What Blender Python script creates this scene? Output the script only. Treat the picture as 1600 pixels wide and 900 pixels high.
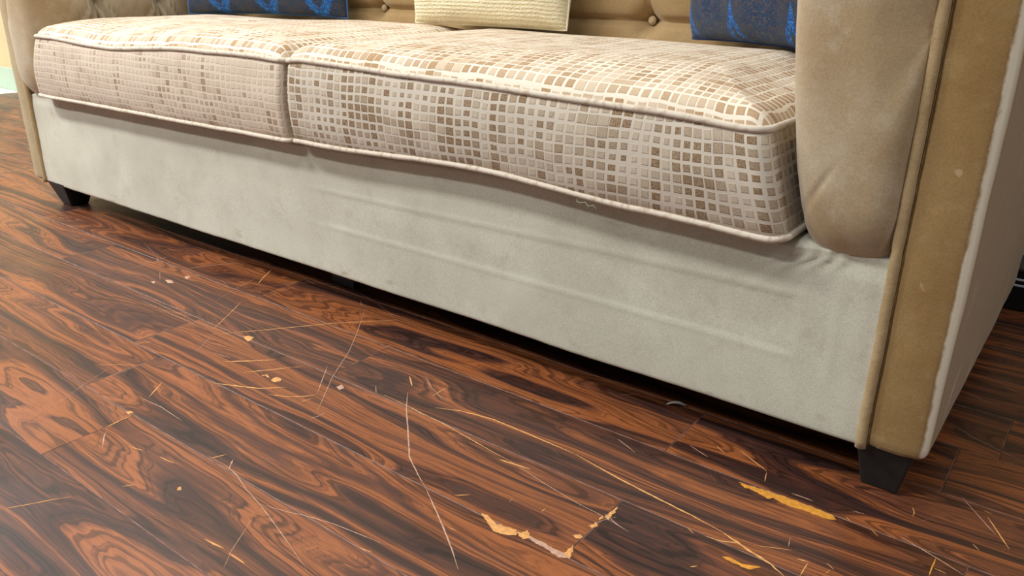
import bpy, bmesh, math, random
from mathutils import Vector, Matrix, noise as mnoise

for o in list(bpy.data.objects):
    bpy.data.objects.remove(o, do_unlink=True)
scene = bpy.context.scene
COL = scene.collection
random.seed(7)

# ------------------------------------------------------------------ camera
CAM = Vector((0.10219, -0.96301, 0.61227))
YAW, PIT, ROL, FPX = -0.64658, 0.37387, 0.00949, 1263.92
cy, sy, cp, sp = math.cos(YAW), math.sin(YAW), math.cos(PIT), math.sin(PIT)
_f = Vector((sy * cp, cy * cp, -sp)); _r = Vector((cy, -sy, 0)); _u = _r.cross(_f)
RIGHT = _r * math.cos(ROL) + _u * math.sin(ROL)
UP = -_r * math.sin(ROL) + _u * math.cos(ROL)
FWD = _f
cd = bpy.data.cameras.new('camera'); cam = bpy.data.objects.new('camera', cd); COL.objects.link(cam)
cam.matrix_world = Matrix(((RIGHT.x, UP.x, -FWD.x, CAM.x), (RIGHT.y, UP.y, -FWD.y, CAM.y),
                           (RIGHT.z, UP.z, -FWD.z, CAM.z), (0, 0, 0, 1)))
cd.sensor_fit = 'HORIZONTAL'; cd.sensor_width = 36; cd.lens = FPX / 1600 * 36
cd.clip_start = 0.02
scene.camera = cam

# ------------------------------------------------------------------ light
scene.view_settings.view_transform = 'Standard'
scene.view_settings.look = 'None'
scene.view_settings.gamma = 1
scene.view_settings.use_curve_mapping = False
scene.view_settings.exposure = -0.36
w = bpy.data.worlds.new('showroom_light'); scene.world = w; w.use_nodes = True
bg = w.node_tree.nodes['Background']
bg.inputs[0].default_value = (0.93, 0.97, 1.0, 1); bg.inputs[1].default_value = 0.27
def ceiling_or_fill_light(x, y, z, sx, sy_, power, col=(1, .985, .95)):
    l = bpy.data.lights.new('ceiling_or_fill_panel', 'AREA'); l.shape = 'RECTANGLE'
    l.size = sx; l.size_y = sy_; l.energy = power; l.color = col
    o = bpy.data.objects.new('ceiling_or_fill_panel', l); COL.objects.link(o); o.location = (x, y, z)
for (x, y, sx, sy_, p) in ((-2.9, -1.35, 1.2, .3, 105), (-0.9, -1.35, 1.2, .3, 38), (-2.3, -2.6, 1.2, .3, 105), (-4.9, -0.9, 1.2, .6, 85),
                           (-1.2, 0.35, 1.2, .3, 14), (-3.1, 0.35, 1.2, .3, 18), (-6.8, -0.4, 1.2, .6, 95), (2.0, -0.9, 1.2, .3, 36)):  # last one is an added fill that brightens the near arm's outer side
    ceiling_or_fill_light(x, y, 2.65, sx, sy_, p)

# ------------------------------------------------------------------ helpers
def floor_pt(px, py, z=0.0):
    """where the ray through a photo pixel meets the floor"""
    d = FWD + RIGHT * ((px - 800) / FPX) - UP * ((py - 450) / FPX)
    t = (z - CAM.z) / d.z
    return CAM + d * t
def S(r, g, b):
    f = lambda c: (c / 255 / 12.92) if c / 255 <= .04045 else ((c / 255 + .055) / 1.055) ** 2.4
    return (f(r), f(g), f(b), 1)
def lerp(a, b, t): return a + (b - a) * t
def sstep(a, b, x):
    t = max(0, min(1, (x - a) / (b - a))); return t * t * (3 - 2 * t)
def interp(tab, x):
    if x <= tab[0][0]: return tab[0][1]
    for (x0, y0), (x1, y1) in zip(tab, tab[1:]):
        if x <= x1:
            t = (x - x0) / (x1 - x0); t = t * t * (3 - 2 * t); return y0 + (y1 - y0) * t
    return tab[-1][1]
def N(x, y=0, z=0): return mnoise.noise(Vector((x, y, z)))

def tag(o, label=None, cat=None, group=None, kind=None):
    if label: o['label'] = label
    if cat: o['category'] = cat
    if group: o['group'] = group
    if kind: o['kind'] = kind
    return o
def empty(name, loc):
    o = bpy.data.objects.new(name, None); COL.objects.link(o); o.location = loc; o.empty_display_size = .1
    return o
def wloc(o):
    v = Vector(o.location)
    while o.parent: o = o.parent; v += Vector(o.location)
    return v
def obj(name, verts, faces, mats, parent=None, origin=None, smooth=True, midx=None, uvs=None):
    """mesh given in world coordinates, origin set at 'origin' (default: base centre)"""
    if origin is None:
        xs = [v[0] for v in verts]; ys = [v[1] for v in verts]; zs = [v[2] for v in verts]
        origin = Vector(((min(xs) + max(xs)) / 2, (min(ys) + max(ys)) / 2, min(zs)))
    origin = Vector(origin)
    me = bpy.data.meshes.new(name)
    me.from_pydata([tuple(Vector(v) - origin) for v in verts], [], faces)
    for m in (mats if isinstance(mats, (list, tuple)) else [mats]): me.materials.append(m)
    if midx: me.polygons.foreach_set('material_index', midx)
    if uvs:
        ul = me.uv_layers.new(name='UVMap')
        for lp in me.loops: ul.data[lp.index].uv = uvs[lp.vertex_index]
    me.polygons.foreach_set('use_smooth', [smooth] * len(me.polygons))
    me.validate(); me.update()
    o = bpy.data.objects.new(name, me); COL.objects.link(o)
    if parent: o.parent = parent; o.location = origin - wloc(parent)
    else: o.location = origin
    return o
def grid_faces(nu, nv, off=0, cu=False, flip=False):
    f = []
    for i in range(nu if cu else nu - 1):
        for j in range(nv - 1):
            a = off + i * nv + j; b = off + ((i + 1) % nu) * nv + j
            q = (a, b, b + 1, a + 1)
            f.append(q[::-1] if flip else q)
    return f
def rbox(lo, hi, r=.004, seg=3, sub=0):
    """rounded box, returns verts, faces"""
    bm = bmesh.new(); bmesh.ops.create_cube(bm, size=1)
    for v in bm.verts:
        v.co = Vector([lerp(lo[k], hi[k], v.co[k] + .5) for k in range(3)])
    if r > 0: bmesh.ops.bevel(bm, geom=bm.edges[:] + bm.verts[:], offset=r, segments=seg, profile=.5, affect='EDGES')
    if sub: bmesh.ops.subdivide_edges(bm, edges=[e for e in bm.edges if e.calc_length() > .06], cuts=sub, use_grid_fill=True)
    bmesh.ops.recalc_face_normals(bm, faces=bm.faces[:])
    bm.verts.index_update()
    V = [tuple(v.co) for v in bm.verts]; F = [tuple(v.index for v in f.verts) for f in bm.faces]
    bm.free(); return V, F
def tube(path, r, n=8, closed=False, rf=None):
    V = []; F = []; m = len(path); path = [Vector(p) for p in path]
    prev = None
    for i, p in enumerate(path):
        a = path[(i - 1) % m] if (closed or i > 0) else p
        b = path[(i + 1) % m] if (closed or i < m - 1) else p
        t = (b - a).normalized()
        ref = prev if prev is not None else (Vector((0, 0, 1)) if abs(t.z) < .9 else Vector((0, 1, 0)))
        x = (ref - t * ref.dot(t)).normalized(); y = t.cross(x); prev = x
        rr = r * (rf(i / max(1, m - 1)) if rf else 1)
        for k in range(n):
            A = 2 * math.pi * k / n; V.append(tuple(p + x * (rr * math.cos(A)) + y * (rr * math.sin(A))))
    for i in range(m if closed else m - 1):
        for k in range(n):
            a = i * n + k; b = i * n + (k + 1) % n; c = ((i + 1) % m) * n + (k + 1) % n; d = ((i + 1) % m) * n + k
            F.append((a, b, c, d))
    if not closed:
        F.append(tuple(range(n))[::-1]); F.append(tuple(range((m - 1) * n, m * n)))
    return V, F

# ------------------------------------------------------------------ node helper
class NB:
    def __init__(s, name):
        s.m = bpy.data.materials.new(name); s.m.use_nodes = True; s.t = s.m.node_tree
        s.b = s.t.nodes['Principled BSDF']
    def n(s, typ, **kw):
        nd = s.t.nodes.new(typ)
        for k, v in kw.items(): setattr(nd, k, v)
        return nd
    def put(s, sock, v):
        if hasattr(v, 'links') or isinstance(v, bpy.types.NodeSocket): s.t.links.new(v, sock)
        elif v is not None: sock.default_value = v
    def math(s, op, a, b=None, c=None, clamp=False):
        nd = s.n('ShaderNodeMath', operation=op, use_clamp=clamp)
        for i, v in enumerate((a, b, c)):
            if v is not None: s.put(nd.inputs[i], v)
        return nd.outputs[0]
    def add(s, a, b): return s.math('ADD', a, b)
    def sub(s, a, b): return s.math('SUBTRACT', a, b)
    def mul(s, a, b): return s.math('MULTIPLY', a, b)
    def xyz(s, v):
        nd = s.n('ShaderNodeSeparateXYZ'); s.put(nd.inputs[0], v); return nd.outputs
    def vec(s, x=0., y=0., z=0.):
        nd = s.n('ShaderNodeCombineXYZ')
        for i, v in enumerate((x, y, z)): s.put(nd.inputs[i], v)
        return nd.outputs[0]
    def coord(s, k='Object'): return s.n('ShaderNodeTexCoord').outputs[k]
    def noise(s, v, scale=1., detail=2., rough=.5, dist=0., dim='3D', w=None):
        nd = s.n('ShaderNodeTexNoise', noise_dimensions=dim)
        if dim != '1D': s.put(nd.inputs['Vector'], v)
        if w is not None: s.put(nd.inputs['W'], w)
        nd.inputs['Scale'].default_value = scale; nd.inputs['Detail'].default_value = detail
        nd.inputs['Roughness'].default_value = rough; nd.inputs['Distortion'].default_value = dist
        return nd.outputs[0]
    def white(s, v):
        nd = s.n('ShaderNodeTexWhiteNoise', noise_dimensions='3D'); s.put(nd.inputs['Vector'], v); return nd.outputs[0]
    def ss(s, x, a, b, o0=0., o1=1.):
        nd = s.n('ShaderNodeMapRange', interpolation_type='SMOOTHSTEP')
        s.put(nd.inputs[0], x); s.put(nd.inputs[1], a); s.put(nd.inputs[2], b); s.put(nd.inputs[3], o0); s.put(nd.inputs[4], o1)
        return nd.outputs[0]
    def lin(s, x, a, b, o0=0., o1=1.):
        nd = s.n('ShaderNodeMapRange')
        s.put(nd.inputs[0], x); s.put(nd.inputs[1], a); s.put(nd.inputs[2], b); s.put(nd.inputs[3], o0); s.put(nd.inputs[4], o1)
        return nd.outputs[0]
    def mix(s, f, a, b, mode='MIX'):
        nd = s.n('ShaderNodeMix', data_type='RGBA', blend_type=mode)
        s.put(nd.inputs[0], f); s.put(nd.inputs[6], a); s.put(nd.inputs[7], b); return nd.outputs[2]
    def ramp(s, x, stops, mode='LINEAR'):
        nd = s.n('ShaderNodeValToRGB'); cr = nd.color_ramp; cr.interpolation = mode
        while len(cr.elements) < len(stops): cr.elements.new(.5)
        for e, (p, c) in zip(cr.elements, stops): e.position = p; e.color = c
        s.put(nd.inputs[0], x); return nd.outputs[0]
    def bump(s, h, strength=.3, dist=.002, prev=None):
        nd = s.n('ShaderNodeBump'); nd.inputs['Strength'].default_value = strength; nd.inputs['Distance'].default_value = dist
        s.put(nd.inputs['Height'], h)
        if prev is not None: s.put(nd.inputs['Normal'], prev)
        return nd.outputs[0]
    def out(s, color=None, rough=None, normal=None, sheen=0., sheen_rough=.4, sheen_tint=None, spec=None, metal=None, coat=None):
        b = s.b
        if color is not None: s.put(b.inputs['Base Color'], color)
        if rough is not None: s.put(b.inputs['Roughness'], rough)
        if normal is not None: s.put(b.inputs['Normal'], normal)
        if sheen: b.inputs['Sheen Weight'].default_value = sheen; b.inputs['Sheen Roughness'].default_value = sheen_rough
        if sheen_tint: b.inputs['Sheen Tint'].default_value = sheen_tint
        if spec is not None: b.inputs['Specular IOR Level'].default_value = spec
        if metal is not None: b.inputs['Metallic'].default_value = metal
        if coat is not None: b.inputs['Coat Weight'].default_value = coat
        return s.m

def plain(name, c, rough=.6, spec=.4, var=.12, scale=30, bump=0.):
    k = NB(name); n = k.noise(k.coord(), scale, 3)
    col = k.mix(k.lin(n, .3, .7, 0, 1), tuple(x * (1 - var) for x in c[:3]) + (1,), tuple(min(1, x * (1 + var)) for x in c[:3]) + (1,))
    return k.out(col, rough, k.bump(n, bump, .002) if bump else None, spec=spec)

# ------------------------------------------------------------------ materials
def wood_mat():
    k = NB('rosewood_laminate')
    x, y, z = k.xyz(k.coord())[:3]
    rnd = k.n('ShaderNodeObjectInfo').outputs['Random']
    o1 = k.mul(rnd, 173.); o2 = k.mul(rnd, 61.)
    # broad figure: contour lines of a stretched noise field run along the plank and swirl round knots
    q = k.vec(k.add(k.mul(x, 1.55), o1), k.add(k.mul(y, 10.), o2), o1)
    n1 = k.noise(q, 1., 1.2, .4, .25)
    wob = k.noise(k.vec(k.add(k.mul(x, 6.), o2), k.add(k.mul(y, 26.), o1), 0.), 1., 2., .5)
    h = k.add(k.add(k.mul(n1, 4.2), k.mul(y, 13.)), k.mul(wob, .42))
    band = k.noise(None, 1.55, 4., .6, 0., '1D', k.add(h, o1))
    fine = k.noise(k.vec(k.add(k.mul(x, 7.), o1), k.mul(y, 190.), o2), 1., 3., .6)
    val = k.add(band, k.mul(k.sub(fine, .5), .36))
    val = k.add(val, k.mul(k.sub(k.math('FRACT', k.mul(rnd, 7.31)), .5), .07))
    col = k.ramp(val, [(.24, S(42, 27, 25)), (.36, S(60, 36, 30)), (.44, S(84, 48, 34)), (.52, S(110, 63, 39)),
                       (.60, S(148, 86, 47)), (.68, S(134, 77, 43)), (.77, S(88, 50, 34)), (.9, S(50, 31, 27))])
    fl = k.noise(None, 15., 3., .6, 0., '1D', k.add(k.add(h, o2), k.mul(fine, .06)))
    ln = k.ss(fl, .38, .52, .48, 1.08)
    col = k.mix(1., col, k.vec(ln, ln, ln), 'MULTIPLY')
    pores = k.ss(k.noise(k.vec(k.mul(x, 40.), k.mul(y, 900.), o1), 1., 2., .5), .34, .44, .72, 1.)
    col = k.mix(1., col, k.vec(pores, pores, pores), 'MULTIPLY')
    smear = k.noise(k.vec(k.mul(x, 5.), k.mul(y, 9.), o2), 1., 4., .6)
    rough = k.lin(smear, .3, .7, .30, .46)
    return k.out(col, rough, k.bump(fine, .04, .0006), spec=.65)
M_WOOD = wood_mat()
M_SEAM = plain('worn_plank_edge', S(112, 82, 72), .5, .3, .55, 45)
M_SUB = plain('dark_subfloor', S(52, 30, 23), .5)
M_GOUGE = plain('exposed_fibreboard', S(206, 152, 94), .75, .2, .22, 160)
M_GOUGE2 = plain('exposed_core_yellow', S(206, 142, 56), .75, .2, .2, 160)
M_SCUFF = plain('pale_scuff', S(182, 146, 124), .7, .2, .2, 160)
M_HAIR = plain('faint_hairline_scratch', S(150, 112, 98), .6, .2, .3, 120)

def velvet(name, c1, c2, c3, sheen=.35, blot=6., wear=None, streak=None, obj_scale=1.):
    k = NB(name); co = k.coord(); x, y, z = k.xyz(co)[:3]
    a = k.noise(co, blot, 4., .6, .3); b = k.noise(co, blot * 5.3, 4., .65); f = k.noise(co, 420., 3., .75)
    col = k.mix(k.ss(a, .36, .66), c1, c2)
    col = k.mix(k.ss(b, .52, .78, 0., .55), col, c3)
    g = k.lin(f, .25, .75, .80, 1.14)
    col = k.mix(1., col, k.vec(g, g, g), 'MULTIPLY')
    if wear: col = wear(k, col, x, y, z)
    nrm = k.bump(f, .16, .0012)
    nrm = k.bump(a, .25, .006, nrm)
    return k.out(col, .92, nrm, sheen, .45, (1, .95, .86, 1), .12)

def rail_stain(k, col, x, y, z):
    # brownish smudges, mostly along the hem, and one dribble below the far cushion
    n = k.noise(k.vec(k.mul(x, 13.), 0., k.mul(z, 26.)), 1., 4., .65)
    hem = k.ss(z, .09, .0, .25, 1.)
    m = k.mul(k.ss(n, .60, .74), hem)
    col = k.mix(k.mul(m, .5), col, S(146, 126, 96))
    return col
M_RAIL = velvet('faded_velvet_rail', S(205, 204, 188), S(193, 191, 175), S(182, 178, 161), .2, 5., rail_stain)
M_PAD = velvet('beige_velvet_pad', S(186, 171, 146), S(170, 148, 114), S(194, 182, 160), .35, 6.)
M_BACK = velvet('tan_velvet_back', S(178, 150, 108), S(166, 136, 92), S(186, 160, 120), .35, 6.)
def arm_wear_sheen(k, col, x, y, z):
    # rubbed nap plus sheen highlight painted pale along the outer front corner, ragged edge (arm origin sits at the base centre)
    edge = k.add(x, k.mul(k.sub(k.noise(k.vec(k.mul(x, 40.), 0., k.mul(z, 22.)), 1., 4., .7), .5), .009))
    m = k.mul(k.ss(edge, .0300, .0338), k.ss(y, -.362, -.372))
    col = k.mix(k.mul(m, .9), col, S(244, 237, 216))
    spots = k.ss(k.noise(k.vec(k.mul(x, 60.), k.mul(y, 10.), k.mul(z, 38.)), 1., 2., .5), .70, .76, 0., .5)
    col = k.mix(spots, col, S(196, 176, 138))
    # outer side panel: colour raised to stand for side light, long diagonal stretch marks
    d = k.noise(k.vec(k.add(k.mul(y, 4.), k.mul(z, 5.)), k.sub(k.mul(z, 26.), k.mul(y, 30.)), 3.), 1., 3., .6)
    sm = k.mul(k.ss(x, .030, .037), k.ss(y, -.365, -.35))
    sidec = k.mix(k.ss(d, .58, .74), S(150, 131, 108), S(206, 190, 166))
    return k.mix(sm, col, sidec)
M_ARM = velvet('worn_tan_velvet', S(156, 129, 86), S(144, 115, 72), S(168, 143, 102), .25, 7., arm_wear_sheen)
M_WELT = velvet('velvet_piping', S(176, 154, 116), S(164, 140, 102), S(186, 166, 130), .25, 20.)
M_BUTTON = velvet('velvet_button', S(196, 174, 136), S(186, 164, 124), S(200, 180, 146), .3, 30.)
M_LEG = plain('black_plastic', S(30, 28, 28), .48, .4, .25, 60, .15)
M_DUST = plain('black_dust_cover', S(16, 15, 15), .95, .1)

def fabric(name, ground, brown, pale, lo, hi, brown_bias, bump=.5, pu=.0168, pv=.0146, sheen=.25):
    k = NB(name); uv = k.xyz(k.coord('UV')); u, v = uv[0], uv[1]
    wp = k.noise(k.vec(k.mul(u, 11.), k.mul(v, 16.), 0.), 1., 2., .5)
    wq = k.noise(k.vec(k.mul(u, 13.), k.mul(v, 14.), 5.), 1., 2., .5)
    cu = k.add(k.mul(u, 1 / pu), k.mul(wp, .45)); cv = k.add(k.mul(v, 1 / pv), k.mul(wq, .5))
    iu = k.math('FLOOR', cu); iv = k.math('FLOOR', cv)
    fu = k.math('ABSOLUTE', k.sub(k.math('FRACT', cu), .5)); fv = k.math('ABSOLUTE', k.sub(k.math('FRACT', cv), .5))
    cell = k.white(k.vec(iu, iv, 1.)); cell2 = k.white(k.vec(iu, iv, 9.)); colr = k.white(k.vec(iu, 3., 2.))
    size = k.add(k.lin(k.noise(k.vec(k.mul(iu, .19), k.mul(iv, .33), 2.), 1., 2., .5), .3, .7, lo, hi), k.mul(k.sub(cell2, .5), .05))
    sx = k.add(size, k.mul(k.sub(colr, .5), .08))
    d = k.math('MAXIMUM', k.sub(fu, sx), k.sub(fv, k.mul(size, .96)))
    mask = k.ss(d, -.015, .035, 1., 0.)
    ring = k.mul(k.ss(d, -.11, -.03), mask)
    b = k.noise(k.vec(k.mul(iu, .33), k.mul(iv, .10), 7.), 1., 2., .6)
    b = k.add(k.add(b, k.mul(k.sub(cell, .5), .26)), k.mul(k.sub(colr, .5), .2))
    b = k.ss(k.add(b, brown_bias), .38, .74)
    thr = k.noise(k.vec(k.mul(u, 230.), k.mul(v, 900.), 0.), 1., 2., .6)
    thr2 = k.noise(k.vec(k.mul(u, 900.), k.mul(v, 230.), 4.), 1., 2., .6)
    tex = k.ss(k.math('MAXIMUM', thr, thr2), .44, .66, .45, 1.0)
    sq = k.mix(k.mul(b, tex), pale, brown)
    # shade of each raised pile square painted as broken outlines, lower and right edges
    fu2 = k.sub(k.math('FRACT', cu), .5); fv2 = k.sub(k.math('FRACT', cv), .5)
    er = k.math('MAXIMUM', k.ss(k.sub(fu2, sx), -.10, -.03), k.ss(k.sub(k.mul(fv2, -1.), size), -.12, -.04))
    brk = k.ss(k.noise(k.vec(k.mul(u, 260.), k.mul(v, 260.), 6.), 1., 2., .6), .40, .58)
    sq = k.mix(k.mul(k.mul(er, brk), .75), sq, brown)
    sq = k.mix(k.mul(k.mul(ring, .30), k.ss(cell2, .2, .9)), sq, brown)
    amt = k.mul(mask, k.add(.62, k.mul(b, .38)))
    col = k.mix(amt, ground, sq)
    fz = k.noise(k.vec(u, v, 0.), 900., 2., .7); g = k.lin(fz, .25, .75, .9, 1.08)
    col = k.mix(1., col, k.vec(g, g, g), 'MULTIPLY')
    h = k.add(k.mul(mask, 1.), k.mul(k.mul(thr, mask), .5))
    return k.out(col, .9, k.bump(h, bump, .0016), sheen, .4, (1, .97, .92, 1), .1)
M_FRONT_R = fabric('cut_velvet_border_brown', S(206, 197, 182), S(120, 90, 58), S(192, 177, 154), .23, .46, .07, .38)
M_FRONT_L = fabric('cut_velvet_border_pale', S(210, 196, 178), S(134, 106, 82), S(198, 180, 160), .25, .45, -.08, .35, pu=.0162, pv=.0138)
M_TOP = fabric('cut_velvet_top', S(232, 222, 204), S(166, 132, 96), S(196, 172, 142), .30, .47, .05, .35, sheen=.12)
def piping_mat():
    k = NB('cut_velvet_piping'); co = k.coord(); x, y, z = k.xyz(co)[:3]
    s = k.noise(k.vec(k.mul(x, 120.), k.mul(y, 60.), k.mul(z, 90.)), 1., 2., .5)
    col = k.mix(k.ss(s, .5, .68, 0., .5), S(212, 202, 186), S(166, 138, 112))
    return k.out(col, .9, k.bump(s, .4, .001), .3, .4, spec=.1)
M_PIPE = piping_mat()

def damask(name, period, off, vt):
    k = NB(name); uv = k.xyz(k.coord('UV')); u, v = uv[0], uv[1]
    um = k.math('ABSOLUTE', k.sub(k.math('FRACT', k.add(k.mul(u, 1 / period), off)), .5))
    q = k.vec(k.mul(um, 13.), k.mul(v, 44.), 1.3)
    n1 = k.noise(q, 1., 3., .55, 2.4)
    grain = k.noise(k.vec(k.mul(u, 900.), k.mul(v, 300.), 0.), 1., 2., .6)
    base = k.mix(k.ss(grain, .4, .62), S(40, 44, 56), S(92, 90, 96))
    navy = k.mix(k.ss(grain, .35, .65), S(10, 24, 62), S(24, 50, 96))
    teal = k.mix(k.ss(grain, .35, .65), S(14, 50, 86), S(30, 86, 112))
    med = k.ss(um, .12, .30)                     # medallion between the garlands is denser
    c = k.mix(k.mul(k.ss(n1, .46, .52), k.ss(med, 0., 1., .5, 1.)), base, navy)
    c = k.mix(k.mul(k.ss(n1, .57, .61), .8), c, teal)
    vv = k.math('FRACT', k.add(k.mul(v, 2.2), vt))
    curve = k.sub(.92, k.mul(k.math('POWER', um, .62), 1.15))
    d = k.math('ABSOLUTE', k.sub(vv, curve))
    lace = k.noise(k.vec(k.mul(um, 34.), k.mul(v, 90.), 0.), 1., 2., .5, 1.5)
    gar = k.mul(k.ss(d, .115, .06), k.ss(lace, .36, .46))
    c = k.mix(gar, c, k.mix(k.ss(lace, .5, .62), S(16, 76, 160), S(54, 140, 210)))
    return k.out(c, .6, k.bump(k.add(n1, grain), .35, .001), .15, .4, (.6, .8, 1, 1), .3)
M_BLUE = damask('blue_damask', .30, .1, .18)
M_BLUE2 = damask('blue_damask_corner', .36, .32, .62)
def cream_mat():
    k = NB('cream_smocked_cloth'); uv = k.xyz(k.coord('UV')); u, v = uv[0], uv[1]
    wob = k.noise(k.vec(k.mul(u, 9.), k.mul(v, 9.), 0.), 1., 3., .6)
    rib = k.math('SINE', k.add(k.mul(v, 330.), k.mul(wob, 5.)))
    st = k.noise(k.vec(k.mul(u, 70.), k.mul(v, 60.), 2.), 1., 2., .5)
    h = k.add(k.mul(rib, k.ss(st, .36, .6)), k.mul(st, 1.2))
    col = k.mix(k.lin(h, -.6, 1.5, 0., 1.), S(214, 198, 150), S(246, 241, 216))
    return k.out(col, .85, k.bump(h, .6, .002), .2, .4, spec=.15)
M_CREAM = cream_mat()
M_WALL = plain('peach_wall_paint', S(222, 196, 154), .8, .2, .03, 12)
M_MINT = plain('mint_skirting_paint', S(186, 206, 186), .5, .4, .04, 10)
M_TILE = plain('white_floor_tile', S(232, 234, 226), .3, .5, .04, 8)
M_BLACK = plain('black_lacquer', S(14, 14, 16), .35, .5)
M_CHROME = plain('pale_metal_strip', S(196, 200, 214), .3, .6)
M_SCRAP = plain('pale_plastic_film', S(170, 168, 164), .5, .4)

# ------------------------------------------------------------------ floor
PW, PL, Y0 = 0.13140, 0.9065, 0.05575
XMIN, XMAX, YW = -4.54, 2.3, 0.93
V, F = rbox((-9, -5, -.06), (5, YW + .1, -.0085), 0)
floor = tag(obj('floor', V, F, M_SUB, smooth=False), 'dark rosewood laminate plank floor with many pale scratches', 'floor', None, 'structure')
plank_cache = {}
def plank_mesh(L, W):
    key = (round(L, 4), round(W, 4))
    if key in plank_cache: return plank_cache[key]
    g = .0001; b = .0010; dz = .0006; h = .0085
    def ring(ix, z): return [(-L / 2 + ix, -W / 2 + ix, z), (L / 2 - ix, -W / 2 + ix, z), (L / 2 - ix, W / 2 - ix, z), (-L / 2 + ix, W / 2 - ix, z)]
    Vv = ring(g, -h) + ring(g, -dz) + ring(g + b, 0)
    Ff = [(3, 2, 1, 0)]; mi = [0]
    for k_ in range(2):
        for i in range(4):
            a = k_ * 4 + i; c = k_ * 4 + (i + 1) % 4
            Ff.append((a, c, c + 4, a + 4)); mi.append(1 if k_ else 0)
    Ff.append((8, 9, 10, 11)); mi.append(0)
    me = bpy.data.meshes.new('plank'); me.from_pydata(Vv, [], Ff)
    me.materials.append(M_WOOD); me.materials.append(M_SEAM); me.polygons.foreach_set('material_index', mi); me.update()
    plank_cache[key] = me; return me
ENDS = {0: -.303, 1: -.835, 2: -.293, 3: -1.110, 4: -.963, 5: -.52, 6: -1.22, 7: -.75}
prow = random.Random(3)
for kk in range(-7, 16):
    y1 = Y0 - kk * PW; y0 = y1 - PW
    if y1 > YW: y1 = YW
    if y1 - y0 < .01: continue
    e = ENDS.get(kk, prow.uniform(-.9, 0))
    x = e - PL * math.ceil((e - XMIN) / PL)
    while x < XMAX:
        a = max(x, XMIN); b = min(x + PL, XMAX)
        if b - a > .01:
            o = bpy.data.objects.new('plank', plank_mesh(b - a, y1 - y0)); COL.objects.link(o)
            o.parent = floor; o.location = Vector(((a + b) / 2, (y0 + y1) / 2, 0)) - wloc(floor)
        x += PL
for i in range(3):
    for j in range(3):
        x1 = XMIN - .004 - i * .6; y1 = YW - j * .6
        V, F = rbox((x1 - .597, y1 - .597, -.0085), (x1, y1, 0), .0012, 1)
        obj('floor_tile', V, F, M_TILE, floor, smooth=False)

# scratches and gouges in the laminate (photo pixels -> points on the floor)
def ribbon(name, pts, wmm, mat, rag=.35, seed=0, taper=True):
    P = [floor_pt(*p) for p in pts]
    Q = []
    for a, b in zip(P, P[1:]):
        n = max(2, int((b - a).length / .006))
        Q += [a.lerp(b, i / n) for i in range(n)]
    Q.append(P[-1]); m = len(Q); V = []; F = []
    for i, p in enumerate(Q):
        t = (Q[min(i + 1, m - 1)] - Q[max(i - 1, 0)]).normalized(); s = Vector((-t.y, t.x, 0))
        tp = 1.
        if taper:
            e = min(i, m - 1 - i) / max(1, (m - 1) * .5); tp = .25 + .75 * min(1, e * 2.2)
        wl = wmm * .0005 * tp * (1 + rag * 2 * N(p.x * 140 + seed, p.y * 140)); wr = wmm * .0005 * tp * (1 + rag * 2 * N(p.x * 140, p.y * 140 + 30 + seed))
        wl = max(wl, wmm * .0001); wr = max(wr, wmm * .0001)
        for q, z in ((p + s * wl, .0001), (p, .00035), (p - s * wr, .0001)): V.append((q.x, q.y, z))
    for i in range(m - 1):
        for k_ in range(2):
            a = i * 3 + k_; F.append((a + 1, a, a + 3, a + 4))
    return obj(name, V, F, mat, floor, smooth=False)
def chip(pts, mat, seed=0):
    """ragged patch torn out of the decor layer"""
    P = [floor_pt(*p) for p in pts]; Q = []
    for i, a in enumerate(P):
        b = P[(i + 1) % len(P)]; n = max(2, int((b - a).length / .003))
        for j in range(n):
            p = a.lerp(b, j / n); r = .0030
            Q.append(p + Vector((N(p.x * 420 + seed, p.y * 420), N(p.x * 420, p.y * 420 + 9 + seed), 0)) * r)
    c = sum(Q, Vector()) / len(Q)
    V = [(c.x, c.y, .0005)] + [(q.x, q.y, .00012) for q in Q]; n = len(Q)
    F = [(0, 1 + i, 1 + (i + 1) % n) for i in range(n)]
    o = obj('gouge', V, F, mat, floor, smooth=False)
    bm = bmesh.new(); bm.from_mesh(o.data); bmesh.ops.recalc_face_normals(bm, faces=bm.faces[:])
    if bm.faces[0].normal.z < 0: bmesh.ops.reverse_faces(bm, faces=bm.faces[:])
    bm.to_mesh(o.data); bm.free()
T, Y_, P_, H_ = M_GOUGE, M_GOUGE2, M_SCUFF, M_HAIR
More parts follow.
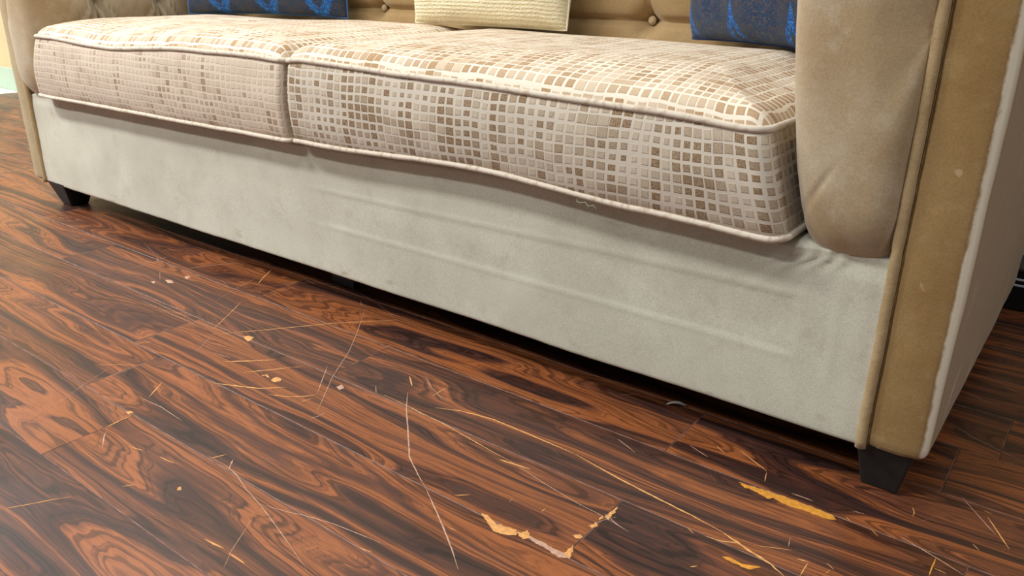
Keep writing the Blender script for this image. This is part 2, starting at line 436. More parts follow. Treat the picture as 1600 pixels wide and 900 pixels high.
SCR = [  # width mm, material, pixels
 (1.1, T, [(328, 523), (420, 515), (520, 505), (620, 500)]), (.8, P_, [(572, 478), (558, 520), (545, 550), (520, 588), (497, 640), (478, 668)]),
 (.8, T, [(329, 519), (345, 503), (362, 487), (380, 468)]), (.6, P_, [(300, 556), (328, 528), (342, 522)]), (.6, P_, [(332, 473), (365, 453), (405, 432)]),
 (1.3, T, [(402, 445), (413, 432), (426, 420)]), (.6, P_, [(414, 466), (440, 454), (462, 448)]),
 (1.6, T, [(348, 565), (390, 564), (430, 562)]), (1.4, T, [(380, 582), (420, 578), (456, 574)]), (.7, T, [(456, 574), (473, 573)]),
 (1.7, T, [(336, 599), (370, 603), (405, 607), (447, 605)]), (1.2, T, [(418, 616), (450, 620), (480, 619), (496, 616)]), (1.0, P_, [(495, 617), (503, 595), (512, 572)]),
 (.8, T, [(466, 629), (490, 622)]), (.9, P_, [(484, 655), (498, 650), (510, 644)]), (.9, P_, [(334, 551), (348, 556), (360, 559)]),
 (1.5, P_, [(637, 613), (635, 640), (638, 680), (640, 715), (655, 745), (665, 762)]), (1.3, P_, [(665, 762), (680, 795), (695, 830), (706, 858), (716, 890)]),
 (.9, T, [(600, 617), (640, 636), (700, 666), (770, 706), (800, 722)]), (.7, P_, [(800, 722), (850, 755), (900, 785), (945, 808), (982, 831)]),
 (1.5, T, [(680, 637), (720, 642), (770, 655), (830, 680), (900, 710)]), (1.6, T, [(900, 710), (960, 744), (1020, 775), (1080, 805), (1130, 832)]),
 (2.0, T, [(1130, 832), (1170, 860), (1205, 882), (1225, 900)]),
 (1.7, T, [(780, 718), (800, 724), (828, 733)]), (.7, P_, [(665, 586), (672, 603), (690, 622), (702, 627)]), (.9, T, [(674, 620), (685, 613), (700, 605)]),
 (1.4, T, [(640, 588), (644, 603)]), (.7, P_, [(587, 602), (588, 615)]),
 (.8, P_, [(325, 712), (355, 729), (370, 742), (385, 765), (408, 790), (430, 820), (455, 855), (482, 895)]), (.6, P_, [(408, 788), (385, 825), (362, 860), (345, 898)]),
 (.8, P_, [(407, 788), (450, 800), (478, 806), (520, 818), (570, 838), (605, 852)]), (1.1, T, [(562, 856), (572, 860), (580, 862)]),
 (.6, P_, [(50, 656), (90, 630), (128, 603), (160, 582), (195, 560)]), (.7, P_, [(128, 601), (180, 585), (240, 562)]), (1.3, T, [(165, 668), (190, 656), (206, 650)]),
 (.9, T, [(0, 796), (45, 788), (80, 781), (112, 776)]), (1.1, T, [(232, 621), (245, 607), (254, 597)]), (.8, P_, [(218, 620), (234, 628), (252, 636), (285, 658)]),
 (.9, T, [(190, 760), (215, 757)]), (1.0, T, [(250, 714), (272, 724)]), (.9, T, [(200, 697), (223, 704)]), (1.0, T, [(325, 717), (355, 710)]),
 (1.4, T, [(320, 842), (335, 850), (350, 857)]), (1.2, T, [(357, 864), (370, 872), (383, 881)]), (1.3, P_, [(357, 735), (364, 718)]),
 (.7, T, [(150, 570), (200, 570), (215, 571)]), (1.0, P_, [(160, 700), (163, 680), (168, 672)]),
 (.9, T, [(212, 538), (225, 535), (238, 534)]), (.6, P_, [(215, 538), (250, 520), (280, 504)]),
 (.6, P_, [(217, 460), (255, 478), (300, 500), (345, 517), (370, 528)]), (.6, P_, [(222, 470), (260, 487), (310, 510)]), (.5, H_, [(145, 392), (165, 387), (186, 382)]),
 (.8, P_, [(225, 408), (240, 411), (250, 404), (262, 402)]), (.6, P_, [(245, 400), (248, 412)]), (.6, P_, [(200, 420), (235, 412)]), (.6, P_, [(290, 420), (330, 415), (370, 411)]), (1.0, P_, [(265, 470), (273, 471)]),
 (.5, P_, [(250, 422), (250, 440)]), (.5, H_, [(225, 380), (240, 395), (256, 405)]), (.6, H_, [(345, 437), (355, 446)]),
 (.7, P_, [(965, 686), (980, 697), (992, 707)]), (.7, P_, [(1078, 696), (1092, 705), (1106, 714)]), (.7, T, [(1120, 697), (1132, 708)]), (.8, T, [(1158, 705), (1198, 736)]),
 (.8, T, [(1195, 753), (1198, 738)]), (1.1, P_, [(1237, 771), (1255, 777), (1270, 783)]), (.8, P_, [(920, 822), (945, 812), (963, 808)]),
 (1.1, T, [(1103, 838), (1130, 846), (1158, 849)]), (.7, T, [(1176, 852), (1210, 856), (1238, 860)]), (1.3, T, [(1245, 873), (1264, 878)]), (1.0, T, [(1078, 886), (1090, 884)]),
 (.8, T, [(1074, 825), (1084, 833)]), (.7, P_, [(945, 803), (965, 820), (982, 831)]),
 (.9, P_, [(1332, 798), (1350, 803)]), (.8, Y_, [(1322, 808), (1329, 814)]), (.9, Y_, [(1360, 826), (1372, 838)]), (.9, T, [(1426, 793), (1429, 801), (1426, 807)]),
 (.9, P_, [(1408, 839), (1435, 855), (1464, 872), (1505, 898)]), (1.1, Y_, [(1462, 873), (1455, 890), (1452, 900)]), (.8, T, [(1460, 888), (1478, 896)]),
 (.9, P_, [(1504, 778), (1520, 796), (1538, 816), (1556, 836)]), (1.1, T, [(1543, 808), (1555, 825), (1567, 843), (1577, 858)]), (.8, T, [(1538, 798), (1550, 803)]),
 (.7, P_, [(1485, 661), (1520, 683), (1560, 703), (1600, 722)]), (.6, P_, [(1510, 615), (1540, 627), (1562, 633)]), (.5, P_, [(1560, 597), (1590, 614)]),
 (.6, T, [(1520, 850), (1530, 860)]), (.9, T, [(1250, 900), (1262, 880)]), (.8, T, [(1289, 897), (1298, 890)]), (.7, T, [(1292, 880), (1303, 890)]),
 (.6, P_, [(1232, 855), (1235, 838)]), (.8, T, [(845, 800), (853, 794)]), (.9, T, [(710, 774), (735, 773)]), (.6, P_, [(795, 785), (803, 777)]), (.7, T, [(700, 824), (712, 829)]),
 (.5, H_, [(400, 450), (480, 441), (540, 446), (580, 468)]), (.5, P_, [(474, 435), (492, 444)]),
 (.5, P_, [(563, 470), (566, 478), (575, 474)]), (.5, H_, [(590, 475), (610, 490), (640, 500)]), (.5, H_, [(968, 617), (1000, 616)]),
]
for i, (wd, m, pts) in enumerate(SCR):
    ribbon('scratch', pts, wd * (1.5 if m in (T, Y_) else 1.3), m, .42, i * 3.7)
for i, (pts, m) in enumerate((
  ([(752, 802), (763, 806), (775, 817), (790, 824), (806, 828), (808, 836), (790, 836), (770, 830), (764, 822)], T),
  ([(806, 830), (815, 834), (824, 828), (829, 840), (815, 842)], T),
  ([(826, 838), (845, 846), (868, 858), (884, 867), (890, 872), (876, 872), (850, 856), (830, 846)], P_),
  ([(880, 866), (888, 858), (897, 852), (894, 862), (889, 874)], T),
  ([(894, 836), (908, 834), (911, 840), (900, 841)], T), ([(920, 822), (930, 816), (932, 822), (924, 826)], T),
  ([(945, 808), (958, 796), (965, 792), (960, 802), (950, 812)], T), ([(936, 812), (941, 806), (944, 810)], T),
  ([(1153, 753), (1168, 758), (1182, 762), (1200, 768), (1216, 776), (1200, 779), (1180, 768), (1164, 762)], Y_),
  ([(1198, 768), (1220, 774), (1245, 783), (1270, 792), (1300, 805), (1308, 813), (1290, 810), (1262, 800), (1236, 792), (1215, 783)], Y_),
  ([(1128, 869), (1140, 872), (1160, 882), (1190, 886), (1170, 890), (1145, 880)], Y_),
  ([(423, 594), (432, 589), (440, 592), (437, 596), (427, 597)], T), ([(409, 586), (418, 585), (420, 590)], T),
  ([(380, 526), (388, 525), (397, 527), (390, 533), (386, 533)], T), ([(276, 762), (284, 761), (283, 766), (277, 765)], T),
  ([(258, 437), (268, 438), (272, 442), (262, 442)], P_), ([(288, 432), (296, 431), (298, 434), (291, 436)], P_), ([(235, 440), (243, 439), (240, 443)], P_),
  ([(525, 604), (534, 601), (538, 607), (530, 609)], P_), ([(196, 644), (204, 642), (209, 645), (200, 647)], T))):
    chip(pts, m, i * 5.1)
rh = random.Random(11); V = []; F = []
for i in range(150):   # hairline scuffs too fine to count
    x = rh.uniform(-1.9, .5); y = rh.uniform(-.75, .02); a = rh.choice((rh.gauss(0, .25), rh.uniform(0, 3.14), rh.gauss(1.0, .2))); L = rh.uniform(.008, .06); wd = rh.uniform(.00008, .0002)
    d = Vector((math.cos(a), math.sin(a), 0)); s = Vector((-d.y, d.x, 0)); n = len(V)
    for q in (Vector((x, y, 0)) - s * wd, Vector((x, y, 0)) + d * L, Vector((x, y, 0)) + s * wd): V.append((q.x, q.y, .0002))
    F.append((n, n + 1, n + 2))
hs = obj('hairline_scratches', V, F, M_HAIR, floor, smooth=False); hs['kind'] = 'stuff'

# ------------------------------------------------------------------ wall behind
V, F = rbox((-9, YW, 0), (5, YW + .1, 2.9), 0)
tag(obj('wall_back', V, F, M_WALL, smooth=False), 'plain peach painted wall behind the sofa', 'wall', None, 'structure')
V, F = rbox((-9, YW - .014, 0), (5, YW, .115), .003, 2)
tag(obj('baseboard_back', V, F, M_MINT, smooth=False), 'pale mint green skirting along the wall foot', 'baseboard', None, 'structure')

# ------------------------------------------------------------------ sofa
XL = -2.3037; WA = .0771; ZB = .06; ZT = .82; DEP = .752
sofa = tag(empty('sofa', (XL / 2, DEP / 2, 0)), 'long beige velvet sofa with tufted back, worn arms and black legs', 'sofa')

# arms: outer slab with rounded corners
def arm(side):
    x0, x1 = (-WA, 0) if side > 0 else (XL, XL + WA)
    # cross-section in plan (rounded rectangle), swept up in z with slight irregularity
    r = .011; prof = []
    def arc(cx, cy_, a0, a1, n=5):
        for i in range(n + 1):
            a = math.radians(lerp(a0, a1, i / n)); prof.append((cx + r * math.cos(a), cy_ + r * math.sin(a)))
    def seg(p, q, n):
        for i in range(1, n): prof.append((lerp(p[0], q[0], i / n), lerp(p[1], q[1], i / n)))
    arc(x0 + r, r, 180, 270); seg((x0 + r, 0), (x1 - r, 0), 10); arc(x1 - r, r, 270, 360)
    seg((x1, r), (x1, DEP - r), 30); arc(x1 - r, DEP - r, 0, 90); seg((x1 - r, DEP), (x0 + r, DEP), 6)
    arc(x0 + r, DEP - r, 90, 180); seg((x0, DEP - r), (x0, r), 20)
    zs = [ZB + .0015, ZB + .0055, ZB + .011] + [lerp(ZB + .02, ZT - .03, i / 44) for i in range(45)] + [ZT - .015, ZT - .006, ZT]
    ins = {0: .009, 1: .003, 2: .0006, len(zs) - 2: .004, len(zs) - 1: .012}
    cx, cyy = (x0 + x1) / 2, DEP / 2; V = []; n = len(prof)
    for j, z in enumerate(zs):
        s = ins.get(j, 0)
        for (px, py) in prof:
            dx = math.copysign(min(s, abs(px - cx)), cx - px) if abs(px - cx) > .02 else 0
            dy = math.copysign(s, cyy - py) if abs(py - cyy) > .3 else 0
            wob = .0014 * N(px * 9 + 5, py * 7, z * 9) + .0006 * N(px * 30, py * 30, z * 26)
            sag = -.004 * math.sin(math.pi * min(1, max(0, (px - x0) / WA))) if py < .002 else 0
            side_b = .003 * math.sin(math.pi * (z - ZB) / (ZT - ZB)) * (1 if (px > x1 - .001 and side > 0) or (px < x0 + .001 and side < 0) else 0) * side
            V.append((px + dx + wob + side_b, py + dy + wob + sag, z + .0012 * N(px * 14, py * 10, 3) * (1 if j < 3 else 0)))
    F = []
    for j in range(len(zs) - 1):
        for i in range(n):
            a = j * n + i; b = j * n + (i + 1) % n; F.append((a, b, b + n, a + n))
    F.append(tuple(range(n))[::-1]); F.append(tuple(range((len(zs) - 1) * n, len(zs) * n)))
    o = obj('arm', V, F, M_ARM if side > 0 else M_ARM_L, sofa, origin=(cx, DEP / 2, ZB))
    # welt along the inner front edge
    wx = x0 if side > 0 else x1
    path = [(wx + .0010 * N(z * 13, side) + side * .0030, -.0030 + .0012 * N(z * 17, 5), z) for z in [lerp(ZB + .001, ZT - .01, i / 70) for i in range(71)]]
    V, F = tube(path, .0066, 10, rf=lambda t: 1 + .12 * N(t * 60, 2))
    obj('piping', V, F, M_WELT, o)
    path = [(p[0] + side * .0074, -.0030 + .0006 * N(p[2] * 60), p[2]) for p in path]
    V, F = tube(path, .0010, 6, rf=lambda t: 1 + .5 * N(t * 160, 2))
    obj('stitched_seam', V, F, M_SEAMTHREAD, o)
    # padded inner cushion of the arm: front profile (x from the slab, z)
    pr = [(0, .306), (.02, .303), (.045, .301), (.068, .302), (.085, .306), (.099, .315), (.109, .327), (.117, .345), (.124, .37), (.132, .40), (.140, .44),
          (.148, .49), (.155, .54), (.159, .60), (.158, .67), (.15, .73), (.135, .77), (.11, .795), (.07, .808), (.035, .812), (0, .81)]
    dense = []
    for (a, b), (c, d) in zip(pr, pr[1:]):
        for i in range(4): dense.append((lerp(a, c, i / 4), lerp(b, d, i / 4)))
    dense.append(pr[-1]); m = len(dense)
    for _ in range(3): dense = [dense[0]] + [((dense[i - 1][0] + 2 * dense[i][0] + dense[i + 1][0]) / 4, (dense[i - 1][1] + 2 * dense[i][1] + dense[i + 1][1]) / 4) for i in range(1, m - 1)] + [dense[-1]]
    rings = []
    for i in range(22): s = (i / 21) ** .38; rings.append((s, .045 - .075 * (max(0, 1 - s ** 7)) ** .5))
    for i in range(1, 181): rings.append((1, .045 + (.56 - .045) * i / 180))
    V = []
    BT = [(.150, .552), (.325, .552), (.155, .74), (.33, .74)]
    for (s, y) in rings:
        for (dx, z) in dense:
            c1 = .56; z = z - .016 * (1 - sstep(.30, .45, z))
            X = dx * s; Z = c1 + (z - c1) * s
            if s == 1 and dx > .09:
                q = 0
                for (by, bz) in BT:
                    rr = math.hypot(y - by, z - bz); q += .030 * math.exp(-(rr / .026) ** 2)
                    vt = abs(y - by); q += .034 * math.exp(-(vt / .010) ** 2) * math.exp(-max(0, bz - z) / .16) * (1 if z < bz + .22 else 0)
                    if z < bz:
                        for off, am in ((.30, .016), (-.36, .016), (.75, .013), (-.85, .012), (.12, -.016), (-.14, -.016), (.5, -.010), (-.58, -.010)):
                            q += am * math.exp(-((y - by - off * (bz - z)) / .004) ** 2) * math.exp(-(bz - z) / .11)
                hz = min(abs(z - .552), abs(z - .74)); q += .006 * math.exp(-(hz / .006) ** 2)
                X -= q
            # pull creases where the pad is sewn to the slab
            e = math.exp(-dx / .02) * s
            X2 = X + .002 * N(y * 20, Z * 16, 2)
            yy = y + .004 * e * N(Z * 60, 3) * (1 if y < .06 else 0) + .0025 * N(X * 18, Z * 14, 7)
            if y < .06: yy += .030 * math.exp(-X / .009)
            # diagonal drag fold running up from the lower inner corner
            fd = (X - .118) * .62 + (Z - .355) * .78; fa = -(Z - .355) * .62 + (X - .118) * .78
            if y < .04: yy += .0028 * math.exp(-((X - .112 + (Z - .34) * .55 - .0) / .004) ** 2) * sstep(.31, .33, Z) * (1 - sstep(.38, .42, Z))
            V.append(((x0 - X2) if side > 0 else (x1 + X2), yy, Z))
    F = grid_faces(len(rings), m, flip=(side < 0))
    p = obj('inner_pad', V, F, M_PAD, o)
    for (by, bz) in BT:
        V, F = dome((0, 0, 0), .011, .006)
        Xb = (x0 - .124) if side > 0 else (x1 + .124)
        V = [(Xb - side * a[2], by + a[0], bz + a[1]) for a in V]
        obj('button', V, F, M_BUTTON, p)
    return o
def dome(c, r, h, nr=5, ns=14):
    V = [(c[0], c[1], c[2] + h)]; F = []
    for i in range(1, nr + 1):
        t = i / nr; z = h * math.sqrt(max(0, 1 - t ** 2.4))
        for k_ in range(ns):
            a = 2 * math.pi * k_ / ns; V.append((c[0] + r * t * math.cos(a), c[1] + r * t * math.sin(a), c[2] + z))
    for k_ in range(ns): F.append((0, 1 + k_, 1 + (k_ + 1) % ns))
    for i in range(nr - 1):
        for k_ in range(ns):
            a = 1 + i * ns + k_; b = 1 + i * ns + (k_ + 1) % ns; F.append((a, a + ns, b + ns, b))
    return V, F
M_ARM_L = velvet('tan_velvet_far_arm', S(172, 154, 120), S(160, 140, 104), S(188, 172, 140), .25, 7.)
M_SEAMTHREAD = plain('seam_crease', S(112, 88, 54), .9, .1, .3, 80)
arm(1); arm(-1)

# front rail
BOTZ = [(-2.13, .309), (-1.6, .312), (-1.134, .316), (-1.08, .319), (-.673, .330), (-.395, .317), (-.22, .311), (-.15, .318)]
x0, x1 = XL + WA - .004, -WA + .004
nx, V = 420, []
zs = [(.012, ZB + .0035), (.006, ZB + .0008), (.002, ZB + .0004), (.0004, ZB + .0022), (0, ZB + .006)] + [(0, lerp(ZB + .012, .322, i / 56)) for i in range(57)] + [(.012, .330), (.05, .332)]
for i in range(nx):
    x = lerp(x0, x1, i / (nx - 1))
    for (yo, z) in zs:
        y = yo + .0022 * N(x * 2.3, z * 5, 1) + .0008 * N(x * 9, z * 14, 4)
        rid = sstep(-1.17, -1.0, x) * (1 - sstep(-.19, -.165, x))
        zr1 = .2265 + .012 * sstep(-1.2, -.2, x); zr2 = .1575 - .003 * sstep(-.5, -.17, x)
        y -= rid * (.0008 * math.exp(-((z - zr1) / .0032) ** 2) + .0008 * math.exp(-((z - zr2) / .003) ** 2))
        y += rid * .0007 * sstep(zr2, zr2 + .008, z) * (1 - sstep(zr1 - .008, zr1, z))
        y -= .0006 * math.exp(-((x + .172) / .004) ** 2) * sstep(.14, .17, z) * (1 - sstep(.24, .27, z))
        y -= .0010 * math.exp(-((x + .128) / .005) ** 2) * sstep(.10, .16, z) * (1 - sstep(.25, .28, z))
        # gathers dragged out from under the arm pad
        for (fx, sl, am, ln) in ((-.150, .75, .0042, .022), (-.168, 1.0, .0046, .026), (-.19, 1.25, .0036, .026), (-.132, .5, .0028, .02)):
            t = .305 - z
            if t > -.02: y -= am * math.exp(-((x - fx + sl * max(0, t) * 1.0) / .0045) ** 2) * math.exp(-max(0, t) / ln)
        y += .004 * sstep(.27, .315, z) * (.6 + .5 * N(x * 6, 2))
        zz = z + (.0016 * N(x * 5, 3) + .0006 * N(x * 30, 1)) * (1 - sstep(ZB, ZB + .05, z))
        if zz > .27: zz = .27 + (zz - .27) * (interp(BOTZ, x) - .0075 - .27) / (.332 - .27)
        V.append((x, y, zz))
F = grid_faces(nx, len(zs))
obj('front_rail', V, F, M_RAIL, sofa)
V, F = rbox((XL + WA + .002, .014, ZB + .004), (-WA - .002, DEP - .012, .2985), .004, 2)
obj('base_frame', V, F, M_DUST, sofa)

# tufted backrest
bx0, bx1 = XL + WA, -WA; nx, nz = 430, 110
BX = [-.722 + .258 * i for i in range(-5, 3)]; BZ = [.520, .725]
V = []
for i in range(nx):
    x = lerp(bx0, bx1, i / (nx - 1))
    for j in range(nz):
        z = lerp(.31, ZT, j / (nz - 1)); q = 0
        dxn = min(abs(x - b) for b in BX); bxn = min(BX, key=lambda b: abs(x - b))
        hzz = min(abs(z - b) for b in BZ)
        q += .012 * math.exp(-(hzz / .007) ** 2) + .010 * math.exp(-(dxn / .006) ** 2) * sstep(.50, .53, z)
        q += .012 * math.exp(-hzz / .03) + .010 * math.exp(-dxn / .03) * sstep(.46, .54, z)
        for bz in BZ:
            rr = math.hypot(x - bxn, z - bz); q += .026 * math.exp(-(rr / .024) ** 2)
            if z < bz:
                for off, am in ((-.45, .006), (.55, .006), (.08, .004), (1.0, .003), (-.95, .003)):
                    q += am * math.exp(-((x - bxn - off * (bz - z)) / .004) ** 2) * math.exp(-(bz - z) / .045)
        top = sstep(.77, .82, z)
        V.append((x, .555 + q + .06 * (z - .45) * .5 + .05 * top ** 2 + .0025 * N(x * 7, z * 9), z))
back = obj('backrest', V, grid_faces(nx, nz), M_BACK, sofa)
for bx in BX:
    for bz in BZ:
        Vd, Fd = dome((0, 0, 0), .0092, .006)
        yb = .555 + .052 + .03 * (bz - .45)
        V2 = [(bx + a[0], yb - .012 - a[2], bz + a[1]) for a in Vd]
        obj('button', V2, [f[::-1] for f in Fd], M_BUTTON, back)
V, F = rbox((XL + WA, .625, ZB + .006), (-WA, DEP - .004, ZT - .004), .012, 3)
obj('back_panel', V, F, M_ARM_L, sofa)

# legs: tapered black feet
def leg(cx, cy_, tw, bw, h):
    bm = bmesh.new(); bmesh.ops.create_cube(bm, size=1)
    for v in bm.verts:
        wv = tw if v.co.z > 0 else bw
        v.co = Vector((cx + v.co.x * wv, cy_ + v.co.y * wv, h if v.co.z > 0 else 0))
    bmesh.ops.bevel(bm, geom=bm.edges[:], offset=.0025, segments=2, profile=.5, affect='EDGES')
    bm.verts.index_update()
    V = [tuple(v.co) for v in bm.verts]; F = [tuple(v.index for v in f.verts) for f in bm.faces]; bm.free()
    return obj('leg', V, F, M_LEG, sofa, smooth=False)
leg(-.0475, .038, .068, .044, ZB + .006); leg(XL + .126, .042, .090, .048, ZB + .006)
leg(-1.118, .105, .072, .066, ZB + .006)
leg(-.0475, DEP - .05, .068, .042, ZB + .006); leg(XL + .126, DEP - .05, .084, .046, ZB + .006)

# ------------------------------------------------------------------ seat cushions
TOPZ = [(-2.13, .450), (-2.05, .4515), (-1.736, .443), (-1.411, .458), (-1.20, .4600), (-1.113, .4565), (-1.06, .461), (-.735, .454), (-.405, .446), (-.211, .438), (-.15, .436)]
def cushion(cx0, cx1, label, mfront, r_left, r_right, arm_end):
    def lean(p):
        # the end against an arm is squeezed inwards by the arm pad
        x, y, z = p
        wt = sstep(cx0 + .22, cx0, x) if arm_end < 0 else sstep(cx1 - .22, cx1, x)
        return (x - arm_end * wt * max(0, z - .31) * .29, y, z + .0018)
    yf, yb = -.028, .536
    def outline(d):
        """rounded rectangle inset by d: list of (x,y), fixed point count"""
        pts = []
        a0, a1, b0, b1 = cx0 + d, cx1 - d, yf + d, yb - d
        if b1 - b0 < .002: b0 = b1 = (b0 + b1) / 2
        rl = max(r_left - d * .5, .004); rr_ = max(r_right - d * .5, .004)
        lim = max(.0005, (b1 - b0) / 2.01); rl = min(rl, lim); rr_ = min(rr_, lim)
        def arc(cx, cyq, r, t0, t1, n=8):
            for i in range(n + 1):
                t = math.radians(lerp(t0, t1, i / n)); pts.append((cx + r * math.cos(t), cyq + r * math.sin(t)))
        def seg(p, q, n):
            for i in range(1, n): pts.append((lerp(p[0], q[0], i / n), lerp(p[1], q[1], i / n)))
        arc(a0 + rl, b0 + rl, rl, 180, 270); seg((a0 + rl, b0), (a1 - rr_, b0), 120); arc(a1 - rr_, b0 + rr_, rr_, 270, 360)
        seg((a1, b0 + rr_), (a1, b1 - rr_), 50); arc(a1 - rr_, b1 - rr_, rr_, 0, 90); seg((a1 - rr_, b1), (a0 + rl, b1), 120)
        arc(a0 + rl, b1 - rl, rl, 90, 180); seg((a0, b1 - rl), (a0, b0 + rl), 50)
        return pts
    base = outline(0); n = len(base); arcl = [0]
    for i in range(1, n): arcl.append(arcl[-1] + math.dist(base[i], base[i - 1]))
    s0 = base[9][0]
    V = []; UV = []; lev = []
    # bottom inset, border, top
    nb = 16
    for d in (.25, .1, .03, .008):
        for (x, y) in outline(d): V.append((x, y, interp(BOTZ, x) - .0025)); UV.append((x, y))
        lev.append(1)
    def frontness(y): return 1 - sstep(.0, .2, y)
    for i in range(nb + 1):
        t = i / nb; d = -.011 * math.sin(math.pi * t) ** .6
        o_ = outline(0)
        cxm, cym = (cx0 + cx1) / 2, (yf + yb) / 2
        for k_, (x, y) in enumerate(o_):
            nx_, ny_ = 0, 0
            if y < yf + .03: ny_ = -1
            x2 = x + 0; y2 = y + d * (1 if ny_ else 0) + .002 * N(x * 7, t * 3, 2) * (1 if ny_ else 0)
            zb_, zt_ = interp(BOTZ, x), interp(TOPZ, x)
            V.append((x2, y2, lerp(zb_, zt_, t))); UV.append((s0 + arcl[k_] - arcl[9], lerp(zb_, zt_, t)))
        lev.append(0)
    for i in range(1, 46):
        d = .2815 * (i / 45) ** 1.9 + .0006 * i / 45
        if d > .281: d = .281
        for (x, y) in outline(d):
            zt_ = interp(TOPZ, x)
            lift = .020 * math.sqrt(max(0, 1 - (1 - min(d / .024, 1)) ** 2)) + .030 * (1 - math.exp(-d / .07))
            mid = math.sin(math.pi * min(1, max(0, (x - cx0) / (cx1 - cx0)))) ** .5
            lift = lift * (.82 + .18 * mid)
            hollow = -.006 * math.exp(-((x - (cx0 + cx1) / 2) / .16) ** 2) * math.exp(-((y - .28) / .14) ** 2)
            flat = lerp(zt_, .4505, sstep(.02, .2, d))
            V.append((x, y, flat + lift + hollow + .0022 * N(x * 5, y * 6, 1) * sstep(0, .05, d))); UV.append((x, y + .02))
        lev.append(1)
    L = len(lev); F = []; MI = []
    for j in range(L - 1):
        for i in range(n):
            a = j * n + i; b = j * n + (i + 1) % n; F.append((a, b, b + n, a + n))
            MI.append(0 if (lev[j] == 0 and lev[j + 1] == 0) else 1)
    F.append(tuple(range(n))[::-1]); MI.append(1)
    F.append(tuple(range((L - 1) * n, L * n))); MI.append(1)
    V = [lean(p) for p in V]
    o = obj('seat_cushion', V, F, [mfront, M_TOP], midx=MI, uvs=UV)
    tag(o, label, 'seat cushion', 'patterned seat cushions')
    for tab, nm, r in ((TOPZ, 'piping', .0046), (BOTZ, 'piping', .0044)):
        path = []
        for (x, y) in outline(-.0015):
            path.append((x, y + .0008 * N(x * 22, 4), interp(tab, x) + (.0015 if tab is TOPZ else -.001) + .0012 * N(x * 16, y * 9, 2)))
        V, F = tube([lean(p) for p in path], r, 8, closed=True); obj(nm, V, F, M_PIPE, o)
    return o
cl = cushion(-2.1085, -1.1205, 'pale patterned seat cushion whose end joins the slimmer far arm', M_FRONT_L, .014, .012, -1)
cr = cushion(-1.1075, -.197, 'brown-checked seat cushion between the other cushion and the wide worn arm', M_FRONT_R, .012, .020, 1)
V, F = tube([(-.492, -.026, .318), (-.488, -.032, .312), (-.481, -.034, .312), (-.474, -.033, .314), (-.468, -.034, .309), (-.461, -.033, .312), (-.455, -.032, .305)], .00035, 5)
obj('loose_thread', V, F, M_MINT, cr)

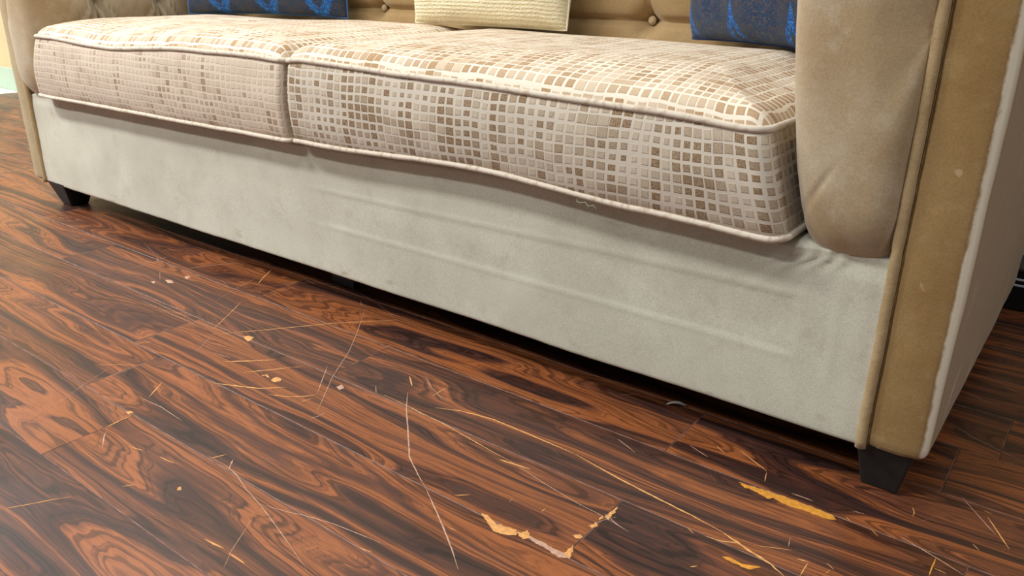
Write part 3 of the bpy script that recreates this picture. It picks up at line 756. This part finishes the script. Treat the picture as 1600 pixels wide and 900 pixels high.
# ------------------------------------------------------------------ throw pillows
def pillow(name, W, H, T, loc, yaw, tilt, mat, label, cat, group=None, seed=0, roll=0, ear=.012):
    nu = nv = 44; V = []; UV = []; F = []
    R = Matrix.Rotation(yaw, 4, 'Z') @ Matrix.Rotation(tilt, 4, 'X') @ Matrix.Rotation(roll, 4, 'Y')
    for side in (-1, 1):
        for i in range(nu):
            for j in range(nv):
                u = i / (nu - 1) * 2 - 1; v = j / (nv - 1) * 2 - 1
                uu = math.sin(u * math.pi / 2) * .35 + u * .65; vv = math.sin(v * math.pi / 2) * .35 + v * .65
                pinx = 1 - ear * 2.2 * (1 - vv * vv) ** 1.0 * abs(uu) ** 3; pinz = 1 - ear * 2.2 * (1 - uu * uu) * abs(vv) ** 3
                x = uu * W / 2 * pinx; z = vv * H / 2 * pinz
                th = T / 2 * (max(0, 1 - uu ** 4) * max(0, 1 - vv ** 4)) ** .5
                th *= 1 + .10 * N(u * 2.4 + seed, v * 2.4, side); th += .004 * N(u * 7 + seed, v * 7, side * 3) * (1 - abs(uu) ** 6) * (1 - abs(vv) ** 6)
                p = R @ Vector((x, side * th, z + H / 2)); V.append(tuple(p + Vector(loc))); UV.append(((uu + 1) / 2, (vv + 1) / 2))
        F += grid_faces(nu, nv, 0 if side < 0 else nu * nv, flip=side > 0)
    o = obj(name, V, F, mat, uvs=UV)
    bm = bmesh.new(); bm.from_mesh(o.data); bmesh.ops.remove_doubles(bm, verts=bm.verts[:], dist=.0004); bm.to_mesh(o.data); bm.free()
    for p_ in o.data.polygons: p_.use_smooth = True
    # corded edge seam
    path = []
    for t in range(160):
        a = t / 160 * 4; k_ = int(a); q = (a - k_) * 2 - 1
        uu, vv = ((q, -1), (1, q), (-q, 1), (-1, -q))[k_]
        pinx = 1 - ear * 2.2 * (1 - vv * vv) * abs(uu) ** 3; pinz = 1 - ear * 2.2 * (1 - uu * uu) * abs(vv) ** 3
        path.append(tuple(R @ Vector((uu * W / 2 * pinx, 0, vv * H / 2 * pinz + H / 2)) + Vector(loc)))
    Vt, Ft = tube(path, .0022, 6, closed=True); obj('edge_seam', Vt, Ft, mat, o)
    return tag(o, label, cat, group)
pillow('throw_pillow', .49, .46, .13, (-1.772, .432, .496), math.radians(18), math.radians(-6), M_BLUE,
       'navy and blue damask throw pillow leaning in the corner by the slim far arm', 'pillow', 'throw pillows', 3)
pillow('throw_pillow', .40, .40, .12, (-1.050, .464, .500), math.radians(3), math.radians(-8), M_CREAM,
       'cream textured throw pillow with gathered corner, between the two blue ones', 'pillow', 'throw pillows', 8, 0, .004)
pillow('throw_pillow', .385, .46, .13, (-.419, .414, .496), math.radians(-29), math.radians(-4), M_BLUE2,
       'blue damask throw pillow tucked behind the wide worn arm', 'pillow', 'throw pillows', 14)

# ------------------------------------------------------------------ small things
p0 = floor_pt(1042, 633); p1 = floor_pt(1072, 636)
V = []; F = []
for i in range(15):
    t = i / 14; c = p0.lerp(p1, t) + Vector((0, 0, .0035 + .005 * math.sin(t * math.pi)))
    wd = .004 * math.sin(math.pi * (.12 + .8 * t)) * (1 - .4 * t)
    for k_ in range(5):
        q = k_ / 4 * 2 - 1; V.append((c.x + .004 * q * wd * 100 * .3, c.y + q * wd, c.z - .0025 * q * q + .0008 * N(t * 9, q)))
F = grid_faces(15, 5)
o = obj('plastic_scrap', V, F, M_SCRAP)
md = o.modifiers.new('thickness', 'SOLIDIFY'); md.thickness = .0006
tag(o, 'small curled scrap of pale plastic film lying under the sofa front edge', 'scrap')
V, F = rbox((-.30, .80, 0), (.34, .905, .085), .004, 2)
pl = tag(obj('display_plinth', V, F, M_BLACK, smooth=False), 'low black plinth with pale strips behind the sofa at the wall', 'plinth')
for z in (.050, .062):
    V, F = rbox((-.28, .797, z), (.32, .8015, z + .004), .0008, 1); obj('trim_strip', V, F, M_CHROME, pl, smooth=False)
